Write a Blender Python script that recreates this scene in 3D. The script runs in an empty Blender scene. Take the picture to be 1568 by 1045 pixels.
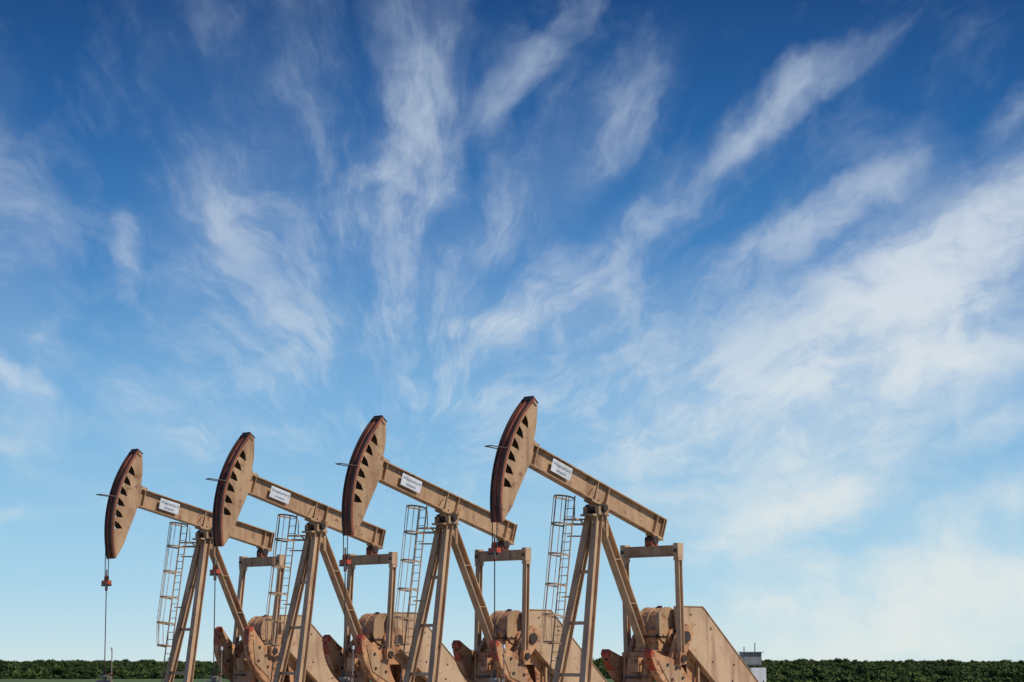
import bpy, math, random
from mathutils import Vector, Matrix, noise as mnoise
random.seed(7)
sc = bpy.context.scene
sc.view_settings.view_transform='Standard'
sc.view_settings.look='None'
sc.view_settings.exposure=0

def lin(c): 
    c/=255.0
    return c/12.92 if c<=0.04045 else ((c+0.055)/1.055)**2.4
def L(r,g,b,a=1.0): return (lin(r),lin(g),lin(b),a)

# ------------------------------------------------------------------ materials
def newmat(name):
    m=bpy.data.materials.new(name); m.use_nodes=True
    nt=m.node_tree; b=nt.nodes['Principled BSDF']
    return m,nt,b
def noise(nt,vec,scale,detail=5,rough=0.55,dist=0.0):
    n=nt.nodes.new('ShaderNodeTexNoise'); n.inputs['Scale'].default_value=scale
    n.inputs['Detail'].default_value=detail; n.inputs['Roughness'].default_value=rough
    n.inputs['Distortion'].default_value=dist
    if vec is not None: nt.links.new(vec,n.inputs['Vector'])
    return n.outputs['Fac']
def ramp(nt,fac,stops):
    r=nt.nodes.new('ShaderNodeValToRGB'); el=r.color_ramp.elements
    el[0].position=stops[0][0]; el[0].color=stops[0][1]
    el[1].position=stops[1][0]; el[1].color=stops[1][1]
    for p,c in stops[2:]:
        e=el.new(p); e.color=c
    nt.links.new(fac,r.inputs['Fac']); return r.outputs['Color']
def mixc(nt,f,a,b,mode='MIX'):
    m=nt.nodes.new('ShaderNodeMix'); m.data_type='RGBA'; m.blend_type=mode
    for s,v in ((m.inputs[0],f),(m.inputs[6],a),(m.inputs[7],b)):
        if isinstance(v,bpy.types.NodeSocket): nt.links.new(v,s)
        else: s.default_value=v
    return m.outputs[2]
def scaled(nt,vec,s,loc=(0,0,0),rot=(0,0,0),typ='POINT'):
    m=nt.nodes.new('ShaderNodeMapping'); m.vector_type=typ
    m.inputs['Location'].default_value=loc; m.inputs['Rotation'].default_value=rot
    m.inputs['Scale'].default_value=s
    nt.links.new(vec,m.inputs['Vector']); return m.outputs[0]

def paint(name,base,dark,rust,rust_lo=0.60,rust_hi=0.70,rough=0.5):
    m,nt,b=newmat(name)
    pos=nt.nodes.new('ShaderNodeNewGeometry').outputs['Position']
    n1=noise(nt,pos,0.7,3)
    c=ramp(nt,n1,[(0.35,dark),(0.58,base)])
    st=noise(nt,scaled(nt,pos,(2.6,2.6,0.35)),1.2,2,0.5)
    stf=ramp(nt,st,[(0.48,(0,0,0,1)),(0.68,(0.6,0.6,0.6,1))])
    c=mixc(nt,stf,c,tuple(rust[i]*.5+dark[i]*.35 for i in range(3))+(1,))
    n2=noise(nt,pos,3.2,7,0.75)
    rf=ramp(nt,n2,[(rust_lo,(0,0,0,1)),(rust_hi,(0.9,0.9,0.9,1))])
    c=mixc(nt,rf,c,rust)
    nt.links.new(c,b.inputs['Base Color'])
    rr_=nt.nodes.new('ShaderNodeMapRange'); rr_.inputs[3].default_value=rough-.08; rr_.inputs[4].default_value=.85
    nt.links.new(rf,rr_.inputs[0]); nt.links.new(rr_.outputs[0],b.inputs['Roughness'])
    return m
M={}
M['tan']=paint('tan_paint',(0.50,0.325,0.19,1),(0.40,0.25,0.145,1),(0.20,0.075,0.036,1),0.55,0.65)
M['leg']=paint('tan_paint_light',(0.58,0.40,0.255,1),(0.48,0.32,0.20,1),(0.25,0.10,0.05,1),0.57,0.67)
M['orange']=paint('tan_paint_oily',(0.62,0.345,0.18,1),(0.48,0.24,0.12,1),(0.16,0.05,0.026,1),0.52,0.61)
M['rustface']=paint('rusty_face',(0.36,0.10,0.055,1),(0.21,0.06,0.035,1),(0.08,0.025,0.015,1),0.53,0.63,0.7)
M['dark']=paint('dark_steel',(0.055,0.036,0.028,1),(0.033,0.022,0.018,1),(0.14,0.05,0.03,1),0.56,0.68)
M['red']=paint('red_paint',(0.52,0.075,0.035,1),(0.36,0.05,0.025,1),(0.32,0.14,0.07,1),0.50,0.60)
M['steel']=paint('galvanised_steel',(0.30,0.27,0.24,1),(0.20,0.17,0.15,1),(0.16,0.08,0.05,1),0.55,0.7,0.5)
M['white']=paint('white_panel',(0.70,0.74,0.80,1),(0.60,0.64,0.70,1),(0.5,0.46,0.4,1),0.66,0.8)
M['grey']=paint('grey_panel',(0.22,0.24,0.26,1),(0.16,0.17,0.19,1),(0.12,0.1,0.09,1),0.62,0.75)
M['blue']=paint('sign_lettering',(0.03,0.07,0.20,1),(0.03,0.06,0.16,1),(0.05,0.07,0.15,1))
M['concrete']=paint('concrete',(0.36,0.34,0.31,1),(0.27,0.25,0.23,1),(0.2,0.17,0.14,1),0.6,0.8,0.9)

# ------------------------------------------------------------------ mesh builder
class MB:
    def __init__(s): s.v=[];s.f=[];s.mi=[];s.mats=[];s.X=Matrix.Identity(4)
    def m(s,k):
        if k not in s.mats: s.mats.append(k)
        return s.mats.index(k)
    def add(s,vs,fs,k):
        o=len(s.v); i=s.m(k)
        s.v+= [s.X@Vector(v) for v in vs]
        for f in fs: s.f.append([o+a for a in f]); s.mi.append(i)
    def box(s,c,d,k,R=None):
        c=Vector(c); vs=[]
        for x in(-.5,.5):
            for y in(-.5,.5):
                for z in(-.5,.5):
                    p=Vector((x*d[0],y*d[1],z*d[2]))
                    if R: p=R@p
                    vs.append(c+p)
        s.add(vs,[(0,1,3,2),(4,6,7,5),(0,4,5,1),(2,3,7,6),(0,2,6,4),(1,5,7,3)],k)
    def frame(s,p,q,up):
        p=Vector(p);q=Vector(q);d=(q-p);l=d.length;d.normalize()
        up=Vector(up); side=d.cross(up)
        if side.length<1e-4: side=d.cross(Vector((1,0,0)))
        side.normalize(); u=side.cross(d).normalized()
        return p,q,d,l,Matrix((d,side,u)).transposed()
    def bar(s,p,q,w,h,k,up=(0,0,1)):
        p,q,d,l,R=s.frame(p,q,up); s.box((p+q)/2,(l,w,h),k,R)
    def ibar(s,p,q,w,h,tf,tw,k,up=(0,0,1)):
        p,q,d,l,R=s.frame(p,q,up); c=(p+q)/2
        s.box(c+R@Vector((0,0,h/2-tf/2)),(l,w,tf),k,R)
        s.box(c-R@Vector((0,0,h/2-tf/2)),(l,w,tf),k,R)
        s.box(c,(l-.004,tw,h-2*tf),k,R)
    def cyl(s,p,q,r,k,n=16,r2=None):
        p,q,d,l,R=s.frame(p,q,(0,0,1)); r2=r if r2 is None else r2
        vs=[]
        for i in range(n):
            a=2*math.pi*i/n; e=R@Vector((0,math.cos(a),math.sin(a)))
            vs.append(p+e*r); vs.append(q+e*r2)
        fs=[(2*i,2*((i+1)%n),2*((i+1)%n)+1,2*i+1) for i in range(n)]
        fs.append([2*i for i in range(n)][::-1]); fs.append([2*i+1 for i in range(n)])
        s.add(vs,fs,k)
    def path(s,pts,r,k,n=6):
        for a,b in zip(pts[:-1],pts[1:]): s.cyl(a,b,r,k,n)
    def prism(s,poly,y0,y1,k):
        n=len(poly)
        vs=[(x,y0,z) for x,z in poly]+[(x,y1,z) for x,z in poly]
        fs=[list(range(n)),list(range(n,2*n))[::-1]]
        fs+=[(i,i+n,(i+1)%n+n,(i+1)%n) for i in range(n)]
        s.add(vs,fs,k)
    def holed(s,polys,yc,th,k):
        cu=bpy.data.curves.new('tmp','CURVE'); cu.dimensions='2D'; cu.fill_mode='BOTH'; cu.extrude=th/2
        for poly in polys:
            sp=cu.splines.new('POLY'); sp.points.add(len(poly)-1); sp.use_cyclic_u=True
            for i,(x,z) in enumerate(poly): sp.points[i].co=(x,z,0,1)
        o=bpy.data.objects.new('tmp',cu); sc.collection.objects.link(o)
        dg=bpy.context.evaluated_depsgraph_get(); dg.update()
        me=bpy.data.meshes.new_from_object(o.evaluated_get(dg))
        s.add([(v.co.x,yc+v.co.z,v.co.y) for v in me.vertices],[list(p.vertices) for p in me.polygons],k)
        bpy.data.objects.remove(o); bpy.data.curves.remove(cu); bpy.data.meshes.remove(me)
    def text(s,txt,size,T,k):
        cu=bpy.data.curves.new('tmp','FONT'); cu.body=txt; cu.size=size; cu.align_x='CENTER'; cu.align_y='CENTER'; cu.extrude=0.002
        o=bpy.data.objects.new('tmp',cu); sc.collection.objects.link(o)
        dg=bpy.context.evaluated_depsgraph_get(); dg.update()
        me=bpy.data.meshes.new_from_object(o.evaluated_get(dg))
        s.add([T@v.co for v in me.vertices],[list(p.vertices) for p in me.polygons],k)
        bpy.data.objects.remove(o); bpy.data.curves.remove(cu); bpy.data.meshes.remove(me)
    def obj(s,name,parent=None):
        me=bpy.data.meshes.new(name); me.from_pydata([tuple(v) for v in s.v],[],s.f)
        for k in s.mats: me.materials.append(M[k])
        me.polygons.foreach_set('material_index',s.mi)
        me.validate(); me.update()
        import bmesh
        bm=bmesh.new(); bm.from_mesh(me); bmesh.ops.recalc_face_normals(bm,faces=bm.faces); bm.to_mesh(me); bm.free()
        o=bpy.data.objects.new(name,me); sc.collection.objects.link(o)
        if parent: o.parent=parent
        return o

PZ=7.0
def pol(r,a): a=math.radians(a); return (r*math.cos(a), r*math.sin(a))
def rot2(p,t):
    t=math.radians(t); return (p[0]*math.cos(t)-p[1]*math.sin(t), p[0]*math.sin(t)+p[1]*math.cos(t))
S=(-3.5,2.5); PR=0.9; TAILB=(-3.252,-0.409)
def tailpos(t): 
    p=rot2(TAILB,t); return (p[0],p[1]+PZ)
def pinpos(c): 
    q=pol(PR,c); return (S[0]+q[0],S[1]+q[1])
t4=tailpos(18.7); p4=pinpos(-60); PL=math.dist(t4,p4)
def solve(t):
    T=tailpos(t)
    best=min((abs(math.dist(T,pinpos(a/10))-PL),a/10) for a in range(-850,300))
    return best[1]

def pumpjack(X,Y,tilt):
    par=bpy.data.objects.new('pumpjack',None); sc.collection.objects.link(par)
    par.location=(X,Y,0); par.rotation_euler=(0,0,math.radians(225)); par.empty_display_size=1
    BM=Matrix.Translation((0,0,PZ))@Matrix.Rotation(-math.radians(tilt),4,'Y')
    # ---- samson post
    b=MB()
    for sg in(-1,1):
        b.ibar((1.40,sg*.70,.36),(.10,sg*.17,6.72),.27,.30,.03,.03,'leg',up=(1,0,0))
        b.box((1.42,sg*.70,.38),(.55,.5,.05),'leg')
        b.prism([(.32,6.35),(-.25,6.35),(-.35,6.80),(.42,6.80)],sg*.14-.02,sg*.14+.02,'tan')
    def legp(z):
        f=(z-.36)/(6.72-.36); return 1.40+(0.10-1.40)*f, .70+(.17-.70)*f
    for z in(1.15,2.95,4.75):
        x,v=legp(z); b.bar((x,-v+.05,z),(x,v-.05,z),.10,.12,'leg')
    b.ibar((-2.62,0,2.05),(-.20,0,6.74),.34,.34,.035,.03,'leg',up=(1,0,0))
    b.box((-2.62,0,2.03),(.6,.6,.06),'orange')
    for f in(.35,.68):
        p=Vector((-2.62,0,2.05)).lerp(Vector((-.2,0,6.74)),f); b.box(p,(.3,.32,.03),'leg')
    b.box((.05,0,6.76),(.85,.62,.07),'tan')
    b.box((-.12,.42,6.3),(.12,.05,.6),'tan')
    b.obj('samson_post',par)
    # ---- saddle bearing
    b=MB()
    b.cyl((0,-.40,PZ),(0,.40,PZ),.17,'dark',20)
    for sg in(-1,1):
        b.box((0,sg*.30,PZ-.08),(.50,.18,.28),'tan'); b.cyl((0,sg*.41,PZ),(0,sg*.50,PZ),.11,'dark',14)
        for dx in(-.19,.19): b.cyl((dx,sg*.30,PZ+.05),(dx,sg*.30,PZ+.13),.035,'dark',6)
    b.obj('saddle_bearing',par)
    # ---- walking beam
    b=MB(); b.X=BM
    zc=.56; bh=.76; bw=.34
    b.ibar((3.95,0,zc),(-3.50,0,zc),bw,bh,.04,.04,'tan')
    b.box((-3.515,0,zc-.0),(.03,bw+.02,bh+.02),'leg')
    for x,sl in((.30,0),(-.30,0),(-3.05,0),(-3.42,0),(3.55,0)):
        for sg in(-1,1): b.box((x,sg*(bw/4+.005),zc),(.03,bw/2-.03,bh-.085),'tan')
    b.box((0,0,zc-bh/2-.035),(.95,.42,.06),'tan')
    b.box((0,0,zc-bh/2-.12),(.4,.30,.12),'tan')
    b.box((-3.25,0,zc-bh/2-.03),(.60,.38,.05),'tan')
    for sx in(-.36,-.12,.12,.36):
        for sg in(-1,1): b.cyl((sx,sg*.15,zc-bh/2+.04),(sx,sg*.15,zc-bh/2+.10),.03,'dark',6)
    for sg in(-1,1):
        b.prism([(.62,zc-bh/2+.045),(.40,zc+.18),(.36,zc+.18),(.36,zc-bh/2+.045)],sg*.12-.012,sg*.12+.012,'tan')
    b.obj('walking_beam',par)
    b=MB(); b.X=BM
    for sg in(-1,1):
        b.box((2.25,sg*.186,zc+.02),(1.02,.012,.46),'white')
        b.box((2.25,sg*.170,zc+.02),(.9,.02,.1),'steel')
        s=-sg
        T=Matrix(((s*1.0,0,0,2.25),(0,0,sg*1.0,sg*.1945),(0,1,0,zc+.10),(0,0,0,1)))
        b.text('Weatherford',.17,T,'blue')
        T2=Matrix(((s*1.0,0.1,0,2.25),(0,0,sg*1.0,sg*.1945),(0,1,0,zc-.09),(0,0,0,1)))
        b.text('pumpjacks',.12,T2,'blue')
    b.obj('nameplate',par)
    # ---- horsehead
    b=MB(); b.X=BM
    back=[(4.86,-26.2),(4.62,-23.3),(4.40,-20.1),(4.18,-14.2),(4.0,-8.0),(3.86,-1),(3.90,7),(3.98,12.8),(4.10,18),(4.27,22.4),(4.50,26.2),(4.74,29.3)]
    outer=[pol(r,a) for r,a in back]+[pol(4.88,29.2)]+[pol(4.95,a) for a in [28-i*2 for i in range(28)]]
    holes=[]
    for a in(19.0,13.2,7.4,1.6,-4.2,-10.0):
        holes.append([pol(4.86,a+1.6),pol(4.86,a-2.4),pol(4.46,a-2.1),pol(4.62,a+.3)])
    for sg in(-1,1):
        b.holed([outer]+holes,sg*.20,.024,'tan')
    bp=[pol(r-.0,a) for r,a in back]
    for (x0,z0),(x1_,z1_) in zip(bp[:-1],bp[1:]):
        b.add([(x0,-.186,z0),(x0,.186,z0),(x1_,.186,z1_),(x1_,-.186,z1_)],[(0,1,2,3)],'tan')
    ang=[29.2-i*1.99 for i in range(29)]
    for a0,a1 in zip(ang[:-1],ang[1:]):
        for (ra,rb,y0,y1,k) in ((4.955,5.0,-.25,.25,'rustface'),(5.002,5.045,.19,.242,'dark'),(5.002,5.045,-.242,-.19,'dark'),(5.002,5.04,-.03,.03,'rustface'),(4.895,4.952,.2135,.222,'rustface')):
            p=[pol(ra,a0),pol(rb,a0),pol(rb,a1),pol(ra,a1)]
            b.prism(p,y0,y1,k)
    for a in (16.2,10.4,4.6,-1.2,-7.0,-13):
        q0=pol(4.5,a);q1=pol(4.93,a)
        b.bar((q0[0],0,q0[1]),(q1[0],0,q1[1]),.36,.02,'dark')  # inner ribs: shade behind the holes is put into their dark colour
    for a in(27.6,29.5):
        q0=pol(4.72,a);q1=pol(5.06,a-.4); b.bar((q0[0],0,q0[1]),(q1[0],0,q1[1]),.46,.03,'dark')
    q=pol(5.0,28.2); b.cyl((q[0],-.2,q[1]),(q[0],.2,q[1]),.06,'dark',8)
    b.box((3.83,0,zc),(.06,.39,.98),'tan')
    b.box((3.70,0,zc+bh/2+.05),(.5,.2,.1),'tan')
    b.obj('horsehead',par)
    # cable guard rod
    b=MB(); b.X=BM
    q=pol(5.0,3.2)
    dirv=rot2((1,0),-tilt+3)
    tip=(q[0]+.72*dirv[0],q[1]+.72*dirv[1])
    b.path([(q[0],-.27,q[1]),(tip[0],-.16,tip[1]),(tip[0],.16,tip[1]),(q[0],.27,q[1]-.03)],.02,'dark')
    b.obj('cable_guard',par)
    # ---- bridle, carrier, rod
    b=MB(); u=5.05; zc2=PZ-1.62+ (tilt-18.7)*math.pi/180*5
    for sg in(-1,1):
        b.cyl((u,sg*.11,zc2+.05),(u,sg*.11,PZ+.2),.018,'dark',6)
        b.cyl((u,sg*.11,zc2-.10),(u,sg*.11,zc2+.22),.035,'dark',8)
    b.box((u,0,zc2-.02),(.20,.42,.16),'red')
    b.box((u,0,zc2-.14),(.16,.50,.07),'dark')
    b.cyl((u,0,zc2+.07),(u,0,zc2+.26),.07,'red',10)
    b.cyl((u,0,zc2+.26),(u,0,zc2+.50),.035,'steel',8)
    b.cyl((u,0,zc2-.36),(u,0,zc2-.18),.06,'red',10)
    b.cyl((u+.1,.12,zc2-.3),(u+.1,.12,zc2-.05),.04,'steel',8)
    b.cyl((u,0,1.3),(u,0,zc2+.1),.02,'dark',8)
    b.obj('polished_rod',par)
    b=MB()
    b.cyl((u,0,0),(u,0,.5),.16,'dark',14); b.cyl((u,0,.5),(u,0,.58),.24,'dark',14)
    b.cyl((u,0,.58),(u,0,1.05),.09,'steel',12); b.cyl((u,0,1.05),(u,0,1.32),.07,'dark',12,.05)
    b.cyl((u,-.5,.8),(u,.5,.8),.06,'steel',10); b.cyl((u,.38,.8),(u,.38,1.12),.03,'steel',8)
    b.cyl((u,.38,1.12),(u,.38,1.14),.13,'red',12)
    b.box((u,0,1.0),(.26,.3,.12),'steel')
    b.cyl((u-.1,.35,0),(u-.1,.35,2.1),.022,'steel',6)
    b.cyl((u-.1,.35,2.05),(u-.1,.35,2.18),.05,'white',8)
    b.obj('wellhead',par)
    # ---- equalizer + pitmans
    T=tailpos(tilt); ca=solve(tilt); P=pinpos(ca)
    b=MB()
    b.box((T[0],0,T[1]),(.26,2.40,.34),'tan')
    for sg in(-1,1): b.box((T[0],0,T[1]+sg*.182),(.34,2.46,.025),'tan')
    for sg in(-1,1):
        b.box((T[0],sg*1.29,T[1]+.02),(.30,.22,.50),'leg')
        b.cyl((T[0]-.2,sg*1.29,T[1]),(T[0]+.2,sg*1.29,T[1]),.07,'dark',10)
        b.box((T[0],sg*.55,T[1]),(.30,.03,.33),'tan')
    Tb=(BM@Vector((-3.252,0,.10)))
    b.box((T[0],0,T[1]+.29),(.34,.34,.18),'rustface')
    b.cyl((T[0]-.02,-.22,T[1]+.42),(T[0]-.02,.22,T[1]+.42),.15,'dark',14)
    for sg in(-1,1): b.bar((T[0],sg*.16,T[1]+.40),(Tb.x,sg*.16,Tb.z+.05),.04,.32,'tan',up=(1,0,0))
    b.obj('equalizer',par)
    b=MB()
    for sg in(-1,1):
        b.ibar((T[0],sg*1.29,T[1]-.20),(P[0],sg*1.29,P[1]+.15),.20,.20,.025,.03,'leg',up=(1,0,0))
        b.box((P[0],sg*1.29,P[1]+.02),(.36,.22,.42),'orange')
        b.cyl((P[0],sg*1.16,P[1]),(P[0],sg*1.46,P[1]),.13,'dark',14)
        b.box((T[0],sg*1.29,T[1]-.30),(.26,.25,.10),'leg')
    b.obj('pitman_arms',par)
    # ---- cranks and counterweights
    b=MB(); b.X=Matrix.Translation((S[0],0,S[1]))@Matrix.Rotation(-math.radians(ca),4,'Y')
    for sg in(-1,1):
        y=sg*1.03
        b.prism([(-.38,-.30),(-.48,0),(-.38,.30),(.3,.36),(1.75,.24),(1.75,-.24),(.3,-.36)],y-.09,y+.09,'orange')
        b.cyl((0,sg*.6,0),(0,sg*1.2,0),.2,'dark',18)
        arc=[pol(2.05,a) for a in range(42,-43,-6)]
        poly=[pol(1.93,46)]+arc+[pol(1.93,-46),pol(1.48,-33),pol(1.15,-18),pol(1.05,0),pol(1.15,18),pol(1.48,33)]
        b.prism(poly,y-.17,y-.095,'orange'); b.prism(poly,y+.095,y+.17,'orange')
        b.prism([pol(1.3*r_,a_) for r_,a_ in ((1.0,14),(1.4,30),(1.5,0),(1.4,-30),(1.0,-14))],y+.171,y+.20,'tan')
        for e in(-1,1):
            tipp=[pol(1.97,e*47),pol(2.08,e*43),pol(2.08,e*38),pol(1.86,e*42)]
            b.prism(tipp,y-.175,y+.175,'red')
        for a0 in range(-36,36,6):
            b.prism([pol(2.052,a0),pol(2.07,a0),pol(2.07,a0+6),pol(2.052,a0+6)],y-.16,y+.16,'red' if a0>18 else 'orange')
        for rr,aa in((1.5,18),(1.5,-18),(1.75,0),(1.3,0)):
            q=pol(rr,aa); b.cyl((q[0],y-.22,q[1]),(q[0],y+.23,q[1]),.06,'dark',8)
    b.obj('crank_counterweights',par)
    # ---- gear reducer
    b=MB()
    prof=[(-2.55,2.02),(-2.55,2.75),(-2.68,2.85)]
    prof+=[(-3.27+.56*math.cos(math.radians(a)),2.98+.56*math.sin(math.radians(a))) for a in range(0,181,15)]
    prof+=[(-3.95,2.85),(-4.45,2.70),(-4.45,2.02)]
    b.prism(prof,-.44,.44,'orange')
    b.prism([(-3.27+.60*math.cos(math.radians(a)),2.98+.60*math.sin(math.radians(a))) for a in range(0,181,15)],-.06,.0,'tan')
    for yy in(-.45,.45):
        b.prism([(-3.27+.62*math.cos(math.radians(a)),2.92+.66*math.sin(math.radians(a))) for a in range(0,360,20)],yy-.04,yy+.04,'tan')
    b.box((-3.5,0,2.5),(2.05,1.02,.06),'dark')
    for xx in(-2.7,-3.0,-4.0,-4.3):
        for sg in(-1,1): b.cyl((xx,sg*.47,2.44),(xx,sg*.47,2.58),.04,'dark',6)
    b.cyl((S[0],-.62,S[1]),(S[0],.62,S[1]),.32,'orange',20)
    b.cyl((-4.1,-.2,2.7),(-4.1,-.2,2.95),.06,'dark',8)
    b.cyl((-3.27,.1,3.53),(-3.27,.1,3.62),.09,'dark',10)
    b.obj('gear_reducer',par)
    # ---- reducer pedestal
    b=MB()
    side=[(-1.95,.36),(-2.28,1.98),(-4.75,1.98),(-5.0,.36)]
    h1=[(-2.30,.55),(-2.48,1.45),(-2.95,1.45),(-3.15,.55)]
    h2=[(-3.40,.55),(-3.55,1.5),(-4.15,1.5),(-4.3,.55)]
    for sg in(-1,1):
        b.holed([side,h1,h2],sg*.56,.03,'orange')
        b.box((-3.5,sg*.62,2.0),(2.55,.16,.03),'orange')
        for xx in(-2.15,-3.27,-4.72): b.box((xx,sg*.62,1.18),(.04,.10,1.55),'orange')
    b.prism([(-1.97,.37),(-2.30,1.965),(-2.33,1.965),(-2.0,.37)],-.54,.54,'orange')
    b.box((-4.8,0,1.1),(.03,1.05,1.5),'orange')
    b.box((-2.05,0,1.5),(.25,.5,.5),'orange'); b.box((-1.90,0,1.05),(.10,.7,.10),'dark')
    b.obj('reducer_pedestal',par)
    # ---- belt guard
    b=MB()
    g=[(-3.45,3.60),(-4.72,3.60),(-4.80,3.57),(-8.05,.72),(-8.05,.40),(-6.0,.40),(-3.55,2.40)]
    b.prism(g,.60,.86,'leg')
    for k in range(len(g)):
        p=g[k];q=g[(k+1)%len(g)]
        b.bar((p[0],.862,p[1]),(q[0],.862,q[1]),.03,.05,'tan',up=(0,1,0))
    for (x,z) in((-4.1,3.3),(-4.1,2.4),(-5.2,2.8),(-5.3,1.6),(-6.5,1.5),(-6.4,.9)): b.cyl((x,.86,z),(x,.885,z),.035,'dark',8)
    b.bar((-4.6,.74,2.0),(-4.6,.74,.4),.1,.1,'tan'); b.bar((-6.3,.5,1.2),(-6.3,.5,.35),.1,.1,'tan')
    b.obj('belt_guard',par)
    # ---- motor and base
    b=MB()
    b.cyl((-7.3,-.55,.95),(-7.3,.50,.95),.34,'orange',20)
    for i in range(10):
        b.cyl((-7.3,-.45+i*.08,.95),(-7.3,-.43+i*.08,.95),.37,'orange',20)
    b.box((-7.3,-.05,.48),(.9,1.1,.2),'tan')
    b.box((-5.75,-.10,1.25),(1.3,.9,.05),'tan'); b.box((-5.75,-.10,.8),(1.15,.8,.84),'tan')
    b.bar((-5.1,-.6,.36),(-5.1,-.6,1.9),.06,.06,'leg'); b.bar((-6.4,-.6,.36),(-6.4,-.6,1.5),.06,.06,'leg')
    b.obj('electric_motor',par)
    b=MB()
    for sg in(-1,1): b.ibar((2.0,sg*.62,.21),(-8.4,sg*.62,.21),.26,.30,.025,.02,'leg')
    for xx in(1.9,.2,-1.6,-3.4,-5.2,-7,-8.3): b.box((xx,0,.2),(.18,.95,.2),'leg')
    b.box((-3.2,0,.03),(11.2,2.4,.06),'concrete')
    b.obj('skid_base',par)
    # ---- ladder with safety cage
    b=MB()
    A=Vector((1.58,-.66,.30)); B=Vector((.60,-.66,7.45)); d=(B-A).normalized()
    for sg in(-1,1): b.cyl(A+Vector((0,sg*.21,0)),B+Vector((0,sg*.21,0)),.026,'tan',6)
    n=24
    for i in range(n):
        p=A.lerp(B,(i+.5)/n); b.cyl(p+Vector((0,-.21,0)),p+Vector((0,.21,0)),.014,'tan',5)
    fw=Vector((1,0,d.x*-1)).normalized()
    fr=[.27,.40,.55,.70,.85,.985]
    def hoop(p,s=1):
        return [p+Vector((0,.21,0))]+[p+fw*(.36*s+.36*s*math.sin(math.radians(a)))+Vector((0,.33*math.cos(math.radians(a)),0)) for a in range(-10,191,20)]+[p+Vector((0,-.21,0))]
    hs=[]
    for i,f in enumerate(fr):
        h=hoop(A.lerp(B,f), .75 if i==0 else 1); hs.append(h)
        for a_,b_ in zip(h[:-1],h[1:]): b.bar(a_,b_,.02,.06,'tan',up=d)
    for j in(2,4,6,8,10):
        b.path([h[j] for h in hs],.014,'tan',5)
    for f in(.2,.5,.8):
        p=A.lerp(B,f); x,v=legp(max(.4,p.z)); b.cyl(p,(x,-v,p.z),.03,'leg',6)
    b.obj('ladder_cage',par)
    b=MB()
    b.box((.42,-.62,6.62),(.55,.62,.05),'leg'); b.bar((.42,-.35,6.58),(.1,-.2,6.2),.05,.05,'leg')
    b.bar((.1,-.25,6.45),(.65,-.75,6.45),.05,.08,'leg')
    b.cyl((.15,-.9,6.6),(.15,-.9,7.3),.02,'leg',6)
    b.obj('service_platform',par)
    return par

for X,Y,t in((-13.0,102.8,12.5),(-7.88,97.2,15.2),(-2.48,91.6,16.8),(2.98,86.0,18.7)):
    pumpjack(X,Y,t)

# ---- control cabinet
par=bpy.data.objects.new('control_cabinet',None); sc.collection.objects.link(par)
par.location=(9.60,97,0); par.rotation_euler=(0,0,math.radians(12))
b=MB()
b.box((.15,.05,.72),(.62,.5,1.30),'white'); b.box((.15,-.205,.72),(.54,.012,1.2),'white'); b.box((.35,-.225,.8),(.03,.03,.14),'dark')
b.box((-.12,0,1.72),(.78,.45,.50),'grey'); b.box((-.12,-.03,1.985),(.90,.60,.03),'grey'); b.box((-.12,-.232,1.72),(.66,.012,.40),'grey')
b.cyl((-.42,0,0),(-.42,0,1.5),.04,'steel',8); b.cyl((.1,.1,1.98),(.1,.1,2.35),.02,'steel',6); b.cyl((-.35,.1,1.98),(-.35,.1,2.2),.02,'steel',6)
b.obj('cabinet_body',par)

# ------------------------------------------------------------------ terrain
def sm(a,b_,x):
    t=max(0,min(1,(x-a)/(b_-a))); return t*t*(3-2*t)
def D0f(az): return 235-60*sm(.03,.10,az)
def terr(x,y):
    d=math.hypot(x,y)
    az=math.atan2(x,y) if y>0 else 0
    D0=D0f(az)
    z=-4.8*sm(D0,D0+110,d)+2.9*sm(600,2400,d)
    if d>150: z+=0.9*mnoise.noise(Vector((x/90,y/90,0)))*sm(200,350,d)
    if y<0: z=0
    return z
ys=[-300,-100,0,40,70,100,130,150]+[150+10*i for i in range(1,40)]+[560,600,650,700,800,900,1000,1200,1400,1700,2000,2400,3000,4000,6000,9000]
xs=[-1,-.8,-.6,-.5,-.4,-.3]+[-.25+.0125*i for i in range(41)]+[.3,.4,.5,.6,.8,1]
gv=[];gf=[]
for y in ys:
    w=max(400,abs(y)*1.3)
    for s_ in xs: gv.append((s_*w*1.0,y,terr(s_*w,y)))
nx=len(xs)
for j in range(len(ys)-1):
    for i in range(nx-1): gf.append((j*nx+i,j*nx+i+1,(j+1)*nx+i+1,(j+1)*nx+i))
me=bpy.data.meshes.new('ground'); me.from_pydata(gv,[],gf)
for p in me.polygons: p.use_smooth=True
g=bpy.data.objects.new('ground',me); sc.collection.objects.link(g)
m,nt,bs=newmat('grass_and_gravel')
pos=nt.nodes.new('ShaderNodeNewGeometry').outputs['Position']
gc=ramp(nt,noise(nt,pos,.08,6,.7),[(.3,(.045,.075,.02,1)),(.55,(.085,.13,.03,1)),(.75,(.15,.17,.05,1))])
gr=ramp(nt,noise(nt,pos,2.5,6,.7),[(.3,(.26,.22,.17,1)),(.7,(.40,.35,.28,1))])
sub=nt.nodes.new('ShaderNodeVectorMath'); sub.operation='DISTANCE'; sub.inputs[1].default_value=(-5,94,0)
nt.links.new(pos,sub.inputs[0])
mr=nt.nodes.new('ShaderNodeMapRange'); mr.inputs[1].default_value=32; mr.inputs[2].default_value=44
nt.links.new(sub.outputs['Value'],mr.inputs[0])
nt.links.new(mixc(nt,mr.outputs[0],gr,gc),bs.inputs['Base Color']); bs.inputs['Roughness'].default_value=.95
me.materials.append(m)

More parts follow.
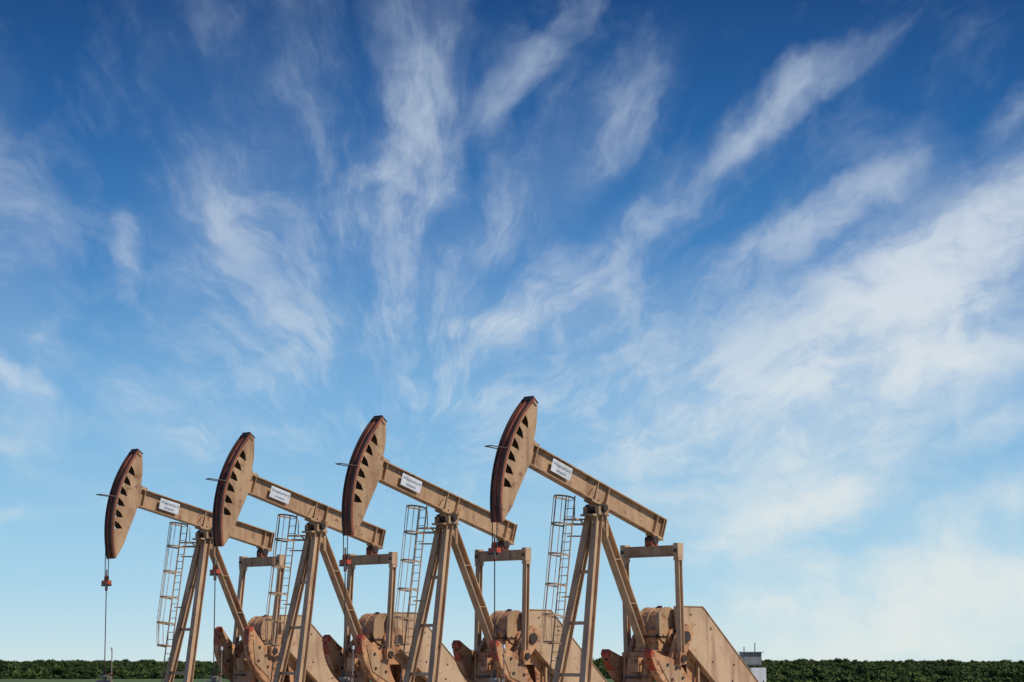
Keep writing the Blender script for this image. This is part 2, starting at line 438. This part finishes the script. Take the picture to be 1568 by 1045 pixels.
# ------------------------------------------------------------------ scrub trees
m,nt,bs=newmat('foliage')
at=nt.nodes.new('ShaderNodeAttribute'); at.attribute_name='leaf'
oi=nt.nodes.new('ShaderNodeObjectInfo')
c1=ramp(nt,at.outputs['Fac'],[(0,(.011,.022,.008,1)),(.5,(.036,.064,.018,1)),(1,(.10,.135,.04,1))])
c2=ramp(nt,oi.outputs['Random'],[(0,(.50,.60,.55,1)),(.5,(.9,.95,.9,1)),(1,(1.4,1.25,1.0,1))])
cc=mixc(nt,1.0,c1,c2,'MULTIPLY')
nt.links.new(cc,bs.inputs['Base Color']); bs.inputs['Roughness'].default_value=.85
bs.inputs['Specular IOR Level'].default_value=.2
M['foliage']=m
M['bark']=paint('bark',(.12,.085,.06,1),(.07,.05,.035,1),(.05,.04,.03,1))
col=bpy.data.collections.new('scrub_tree_sources')
def bush(seed,h,w):
    rd=random.Random(seed); b=MB()
    b.cyl((0,0,-.3),(.05,0,h*.35),.14,'bark',7,.09)
    lob=[]
    for i in range(9):
        a=rd.uniform(0,6.28); r=rd.uniform(.1,.42)*w
        c_=Vector((math.cos(a)*r,math.sin(a)*r,h*rd.uniform(.38,.82))); lob.append((c_,rd.uniform(.15,.28)*w))
        b.cyl((.05,0,h*.3),c_,.06,'bark',5,.02)
    base=len(b.f); vals=[]
    for c_,r in lob:
        tone=rd.uniform(-.2,.2)
        for i in range(130):
            dd=Vector((rd.gauss(0,1),rd.gauss(0,1),rd.gauss(0,1))).normalized()
            rr=r*(rd.random()**.4)*rd.uniform(.8,1.15); p=c_+Vector((dd.x*rr,dd.y*rr,dd.z*rr*.8))
            s_=rd.uniform(.10,.22)
            R=dd.to_track_quat('Z','Y').to_matrix(); R=R@Matrix.Rotation(rd.uniform(-.8,.8),3,'X')@Matrix.Rotation(rd.uniform(0,6.28),3,'Z')
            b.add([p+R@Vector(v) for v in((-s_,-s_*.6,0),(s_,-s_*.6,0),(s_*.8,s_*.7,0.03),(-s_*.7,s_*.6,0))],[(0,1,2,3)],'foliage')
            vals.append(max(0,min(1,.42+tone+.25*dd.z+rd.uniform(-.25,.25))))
    me=bpy.data.meshes.new('scrub_tree_src'); me.from_pydata([tuple(v) for v in b.v],[],b.f)
    for k in b.mats: me.materials.append(M[k])
    me.polygons.foreach_set('material_index',b.mi)
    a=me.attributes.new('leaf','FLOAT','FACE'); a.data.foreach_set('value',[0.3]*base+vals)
    o=bpy.data.objects.new('scrub_tree_src',me); col.objects.link(o)
for i,(h,w) in enumerate(((3.2,4.4),(3.8,3.9),(2.8,4.2),(4.2,5.0))): bush(i+3,h,w)
pts=[];scl=[];rt=[];ix=[]
rd=random.Random(11)
def scatter(d0,d1,dens,s0,s1):
    A_=.34; area=A_*2*(d1*d1-d0*d0)/2; n=int(area*dens)
    for _ in range(n):
        d=math.sqrt(rd.uniform(d0*d0,d1*d1)); a=rd.uniform(-A_,A_); x=d*math.sin(a); y=d*math.cos(a)
        if d<D0f(a)+(45 if a>.05 else 60) : continue
        nn=mnoise.noise(Vector((x/55,y/55,3)))
        if nn<-.2: continue
        z=terr(x,y)-.2; s_=rd.uniform(s0,s1)*(1+.35*nn)
        lim=1.6+d*.0016+d*.0026*mnoise.noise(Vector((a*45,d/300,9)))
        if z+4.0*s_>lim: s_=max(.4,(lim-z)/4.0*rd.uniform(.75,1))
        pts.append((x,y,z)); scl.append(s_); rt.append(rd.uniform(0,6.28)); ix.append(rd.randrange(4))
scatter(215,450,1/26,.55,1.05); scatter(450,900,1/50,.8,1.4); scatter(900,1700,1/120,1.0,1.7)
me=bpy.data.meshes.new('scrub_trees'); me.from_pydata(pts,[],[])
for nme,tp,dat in(('sc','FLOAT',scl),('rz','FLOAT',rt),('ix','INT',ix)):
    a=me.attributes.new(nme,tp,'POINT'); a.data.foreach_set('value',dat)
o=bpy.data.objects.new('scrub_trees',me); sc.collection.objects.link(o)
ng=bpy.data.node_groups.new('scatter','GeometryNodeTree')
ng.interface.new_socket('Geometry',in_out='INPUT',socket_type='NodeSocketGeometry')
ng.interface.new_socket('Geometry',in_out='OUTPUT',socket_type='NodeSocketGeometry')
N=ng.nodes; gi=N.new('NodeGroupInput'); go=N.new('NodeGroupOutput')
ip=N.new('GeometryNodeInstanceOnPoints'); ci=N.new('GeometryNodeCollectionInfo')
ci.inputs['Collection'].default_value=col; ci.inputs['Separate Children'].default_value=True; ci.inputs['Reset Children'].default_value=True
def na(name,t):
    n=N.new('GeometryNodeInputNamedAttribute'); n.data_type=t; n.inputs['Name'].default_value=name; return n.outputs['Attribute']
ng.links.new(gi.outputs[0],ip.inputs['Points']); ng.links.new(ci.outputs[0],ip.inputs['Instance'])
ip.inputs['Pick Instance'].default_value=True
ng.links.new(na('ix','INT'),ip.inputs['Instance Index'])
cx=N.new('ShaderNodeCombineXYZ'); ng.links.new(na('rz','FLOAT'),cx.inputs[2]); ng.links.new(cx.outputs[0],ip.inputs['Rotation'])
ng.links.new(na('sc','FLOAT'),ip.inputs['Scale']); ng.links.new(ip.outputs[0],go.inputs[0])
md=o.modifiers.new('scatter','NODES'); md.node_group=ng

# ------------------------------------------------------------------ sun
az=math.radians(112); el=math.radians(46)
sd=Vector((math.cos(el)*math.sin(az),math.cos(el)*math.cos(az),math.sin(el)))
sl=bpy.data.lights.new('sun','SUN'); sl.energy=3.7; sl.angle=math.radians(.5); sl.color=(1,.92,.80)
so=bpy.data.objects.new('sun',sl); sc.collection.objects.link(so)
so.rotation_euler=sd.to_track_quat('Z','Y').to_euler()

# ------------------------------------------------------------------ sky
w=bpy.data.worlds.new('World'); sc.world=w; w.use_nodes=True
try:
    w.cycles.sampling_method='MANUAL'; w.cycles.sample_map_resolution=256
except Exception: pass
nt=w.node_tree; nt.nodes.clear(); Nn=nt.nodes; lk=nt.links
out=Nn.new('ShaderNodeOutputWorld'); bg=Nn.new('ShaderNodeBackground'); bg.inputs['Strength'].default_value=.1
lk.new(bg.outputs[0],out.inputs[0])
sky=Nn.new('ShaderNodeTexSky'); sky.sky_type='NISHITA'; sky.sun_disc=False
sky.sun_elevation=el; sky.sun_rotation=az; sky.air_density=1.0; sky.dust_density=.6; sky.ozone_density=2
tc=Nn.new('ShaderNodeTexCoord').outputs['Generated']
def mth(op,a,b_=None,c_=None,clamp=False):
    n=Nn.new('ShaderNodeMath'); n.operation=op; n.use_clamp=clamp
    for i,v in enumerate((a,b_,c_)):
        if v is None: continue
        if isinstance(v,bpy.types.NodeSocket): lk.new(v,n.inputs[i])
        else: n.inputs[i].default_value=v
    return n.outputs[0]
def vm(op,a,b_=None,s_=None):
    n=Nn.new('ShaderNodeVectorMath'); n.operation=op
    for i,v in enumerate((a,b_)):
        if v is None: continue
        if isinstance(v,bpy.types.NodeSocket): lk.new(v,n.inputs[i])
        else: n.inputs[i].default_value=v
    if s_ is not None: n.inputs['Scale'].default_value=s_
    return n.outputs['Value'] if op in('LENGTH','DISTANCE','DOT_PRODUCT') else n.outputs[0]
nrm=vm('NORMALIZE',tc)
sx=Nn.new('ShaderNodeSeparateXYZ'); lk.new(nrm,sx.inputs[0])
elv=mth('ARCSINE',sx.outputs[2]); azm=mth('ARCTAN2',sx.outputs[0],sx.outputs[1])
px=mth('MULTIPLY',mth('MULTIPLY',azm,mth('COSINE',elv)),3.702); py=mth('MULTIPLY',elv,3.702)
def comb(x,y,z):
    cb=Nn.new('ShaderNodeCombineXYZ')
    for i,v in enumerate((x,y,z)):
        if isinstance(v,bpy.types.NodeSocket): lk.new(v,cb.inputs[i])
        else: cb.inputs[i].default_value=v
    return cb.outputs[0]
Pv=comb(px,py,1.0)
def nz(vec,scale,detail,rough,dim='2D',colr=False):
    n=Nn.new('ShaderNodeTexNoise'); n.noise_dimensions=dim; n.inputs['Scale'].default_value=scale; n.inputs['Detail'].default_value=detail
    n.inputs['Roughness'].default_value=rough
    lk.new(vec,n.inputs['Vector']); return n.outputs['Color' if colr else 'Fac']
def warp(vec,scale,amt,detail):
    c_=nz(vec,scale,detail,.55,'2D',True); d=vm('SUBTRACT',c_,(.5,.5,.5)); return vm('ADD',vec,vm('MULTIPLY',d,(amt,amt,0)))
W1=warp(Pv,2.6,.10,2); W2=warp(W1,11,.05,3)
def mrng(v,a,b_,c_=0,d=1,mode='SMOOTHSTEP'):
    n=Nn.new('ShaderNodeMapRange'); n.interpolation_type=mode
    lk.new(v,n.inputs[0])
    for i,q in zip((1,2,3,4),(a,b_,c_,d)): n.inputs[i].default_value=q
    return n.outputs[0]
# fan-shaped cirrus fibres: polar coordinates about a vanishing direction low in the sky
C=(-.164,.25)
dv=vm('SUBTRACT',W2,(C[0],C[1],1.0))
ss=Nn.new('ShaderNodeSeparateXYZ'); lk.new(dv,ss.inputs[0])
rr=mth('MAXIMUM',vm('LENGTH',dv),.02); lr=mth('LOGARITHM',rr,2.718)
cxn=mth('DIVIDE',ss.outputs[0],rr); cyn=mth('DIVIDE',ss.outputs[1],rr)
F1=nz(comb(mth('MULTIPLY',cxn,4.2),mth('MULTIPLY',cyn,4.2),mth('MULTIPLY',lr,2.0)),1,6,.6,'3D')
F2=nz(comb(mth('MULTIPLY',cxn,15),mth('MULTIPLY',cyn,15),mth('MULTIPLY',lr,5.0)),1,4,.62,'3D')
F3=nz(W2,6.5,6,.62)
st=mth('ADD',mth('MULTIPLY',F1,.48),mth('ADD',mth('MULTIPLY',F2,.24),mth('MULTIPLY',F3,.28)))
stc=mrng(st,.40,.66)
wisp=mrng(st,.47,.70)
def blob(vec,x,y,Ln,Wd,ang,amp):
    r=math.radians(ang); cx_,cy_=(x-784)/1000,(1013-y)/1000; K=1/1.732
    a=K*1000/Ln; c_=K*1000/Wd; co_,si_=math.cos(r),math.sin(r)
    u=vm('DOT_PRODUCT',vec,(a*co_,a*si_,-a*(co_*cx_+si_*cy_)))
    v=vm('DOT_PRODUCT',vec,(-c_*si_,c_*co_,-c_*(-si_*cx_+co_*cy_)))
    q=mth('MULTIPLY_ADD',u,u,mth('MULTIPLY',v,v))
    f=mth('SUBTRACT',1.0,q,None,True)
    return mth('MULTIPLY',mth('MULTIPLY',f,f),amp)
def ssum(lst):
    s_=lst[0]
    for q in lst[1:]: s_=mth('ADD',s_,q)
    return s_
B=[(655,160,220,62,82,.62),(615,80,110,34,108,.35),(700,30,80,28,70,.35),(825,90,130,24,50,.55),(935,205,110,22,58,.38),(850,270,190,50,50,.30),(760,330,130,30,60,.22),
(1225,145,120,26,33,.60),(1190,125,60,14,30,.38),(1110,215,130,32,32,.28),(1385,250,60,34,35,.33),(1290,325,100,28,28,.5),(1170,370,120,32,20,.4),(1020,300,140,20,40,.16),
(1470,430,270,95,36,1.35),(1540,335,150,44,25,.8),(1400,520,200,90,30,.9),(1270,585,300,100,12,.7),(1310,700,180,66,38,.85),(1260,770,80,30,30,.5),
(1040,470,270,60,8,.42),(880,420,170,42,38,.35),(1080,600,300,70,0,.5),(620,400,140,30,72,.3),(590,285,140,46,60,.28),(680,290,40,24,90,.3),
(370,315,70,40,90,.20),(205,400,60,20,98,.32),(450,510,80,34,90,.24),(360,430,220,120,80,.20),(8,572,80,16,-28,.65),(0,420,240,90,-78,.38),
(15,690,80,12,-8,.4),(20,785,110,9,2,.3),(90,735,130,14,-25,.22),(700,608,110,16,-5,.35),(770,500,80,16,5,.35),
(1290,905,170,46,6,1.5),(1510,905,160,58,12,1.4),(1500,790,150,34,22,.8),(1540,565,90,32,18,.55),(1530,680,100,20,20,.5),(1110,820,90,24,20,.4),
(1120,740,330,110,0,.38),(1320,985,280,30,3,.7),(1550,180,60,18,38,.28),(400,200,280,150,100,.12),(240,640,150,30,-30,.2),(560,560,260,110,10,.18)]
dens=ssum([blob(W2,*q) for q in B])
d=mth('MULTIPLY',dens,mth('ADD',.22,mth('MULTIPLY',stc,1.15)))
gate=mrng(py,.05,.40,.04,.20)
d=mth('ADD',d,mth('MULTIPLY',wisp,gate))
op=mth('SUBTRACT',1.0,mth('EXPONENT',mth('MULTIPLY',d,-1.12)))
op=mth('MINIMUM',op,.92)
t=mrng(py,0,1.013,0,1,'LINEAR')
grd=ramp(nt,t,[(0,L(206,228,232)),(.04,L(192,223,235)),(.11,L(170,213,236)),(.20,L(153,202,232)),(.40,L(112,172,220)),(.60,L(66,130,192)),(.80,L(32,96,161)),(1.0,L(15,68,128))])
k=vm('SCALE',grd,None,10.0)
base=mixc(nt,.05,k,sky.outputs[0])
cloudc=ramp(nt,t,[(0,L(232,236,230)),(.35,L(222,230,233)),(.65,L(212,222,232)),(1,L(178,198,220))])
ck=vm('SCALE',cloudc,None,10.0)
lk.new(mixc(nt,op,base,ck),bg.inputs['Color'])

# ------------------------------------------------------------------ camera
cam=bpy.data.cameras.new('camera'); cam.lens=85; cam.sensor_width=36; cam.clip_end=20000; cam.clip_start=.5
co=bpy.data.objects.new('camera',cam); sc.collection.objects.link(co)
co.location=(0,0,1.6); co.rotation_euler=(math.radians(90+7.56),0,0)
sc.camera=co
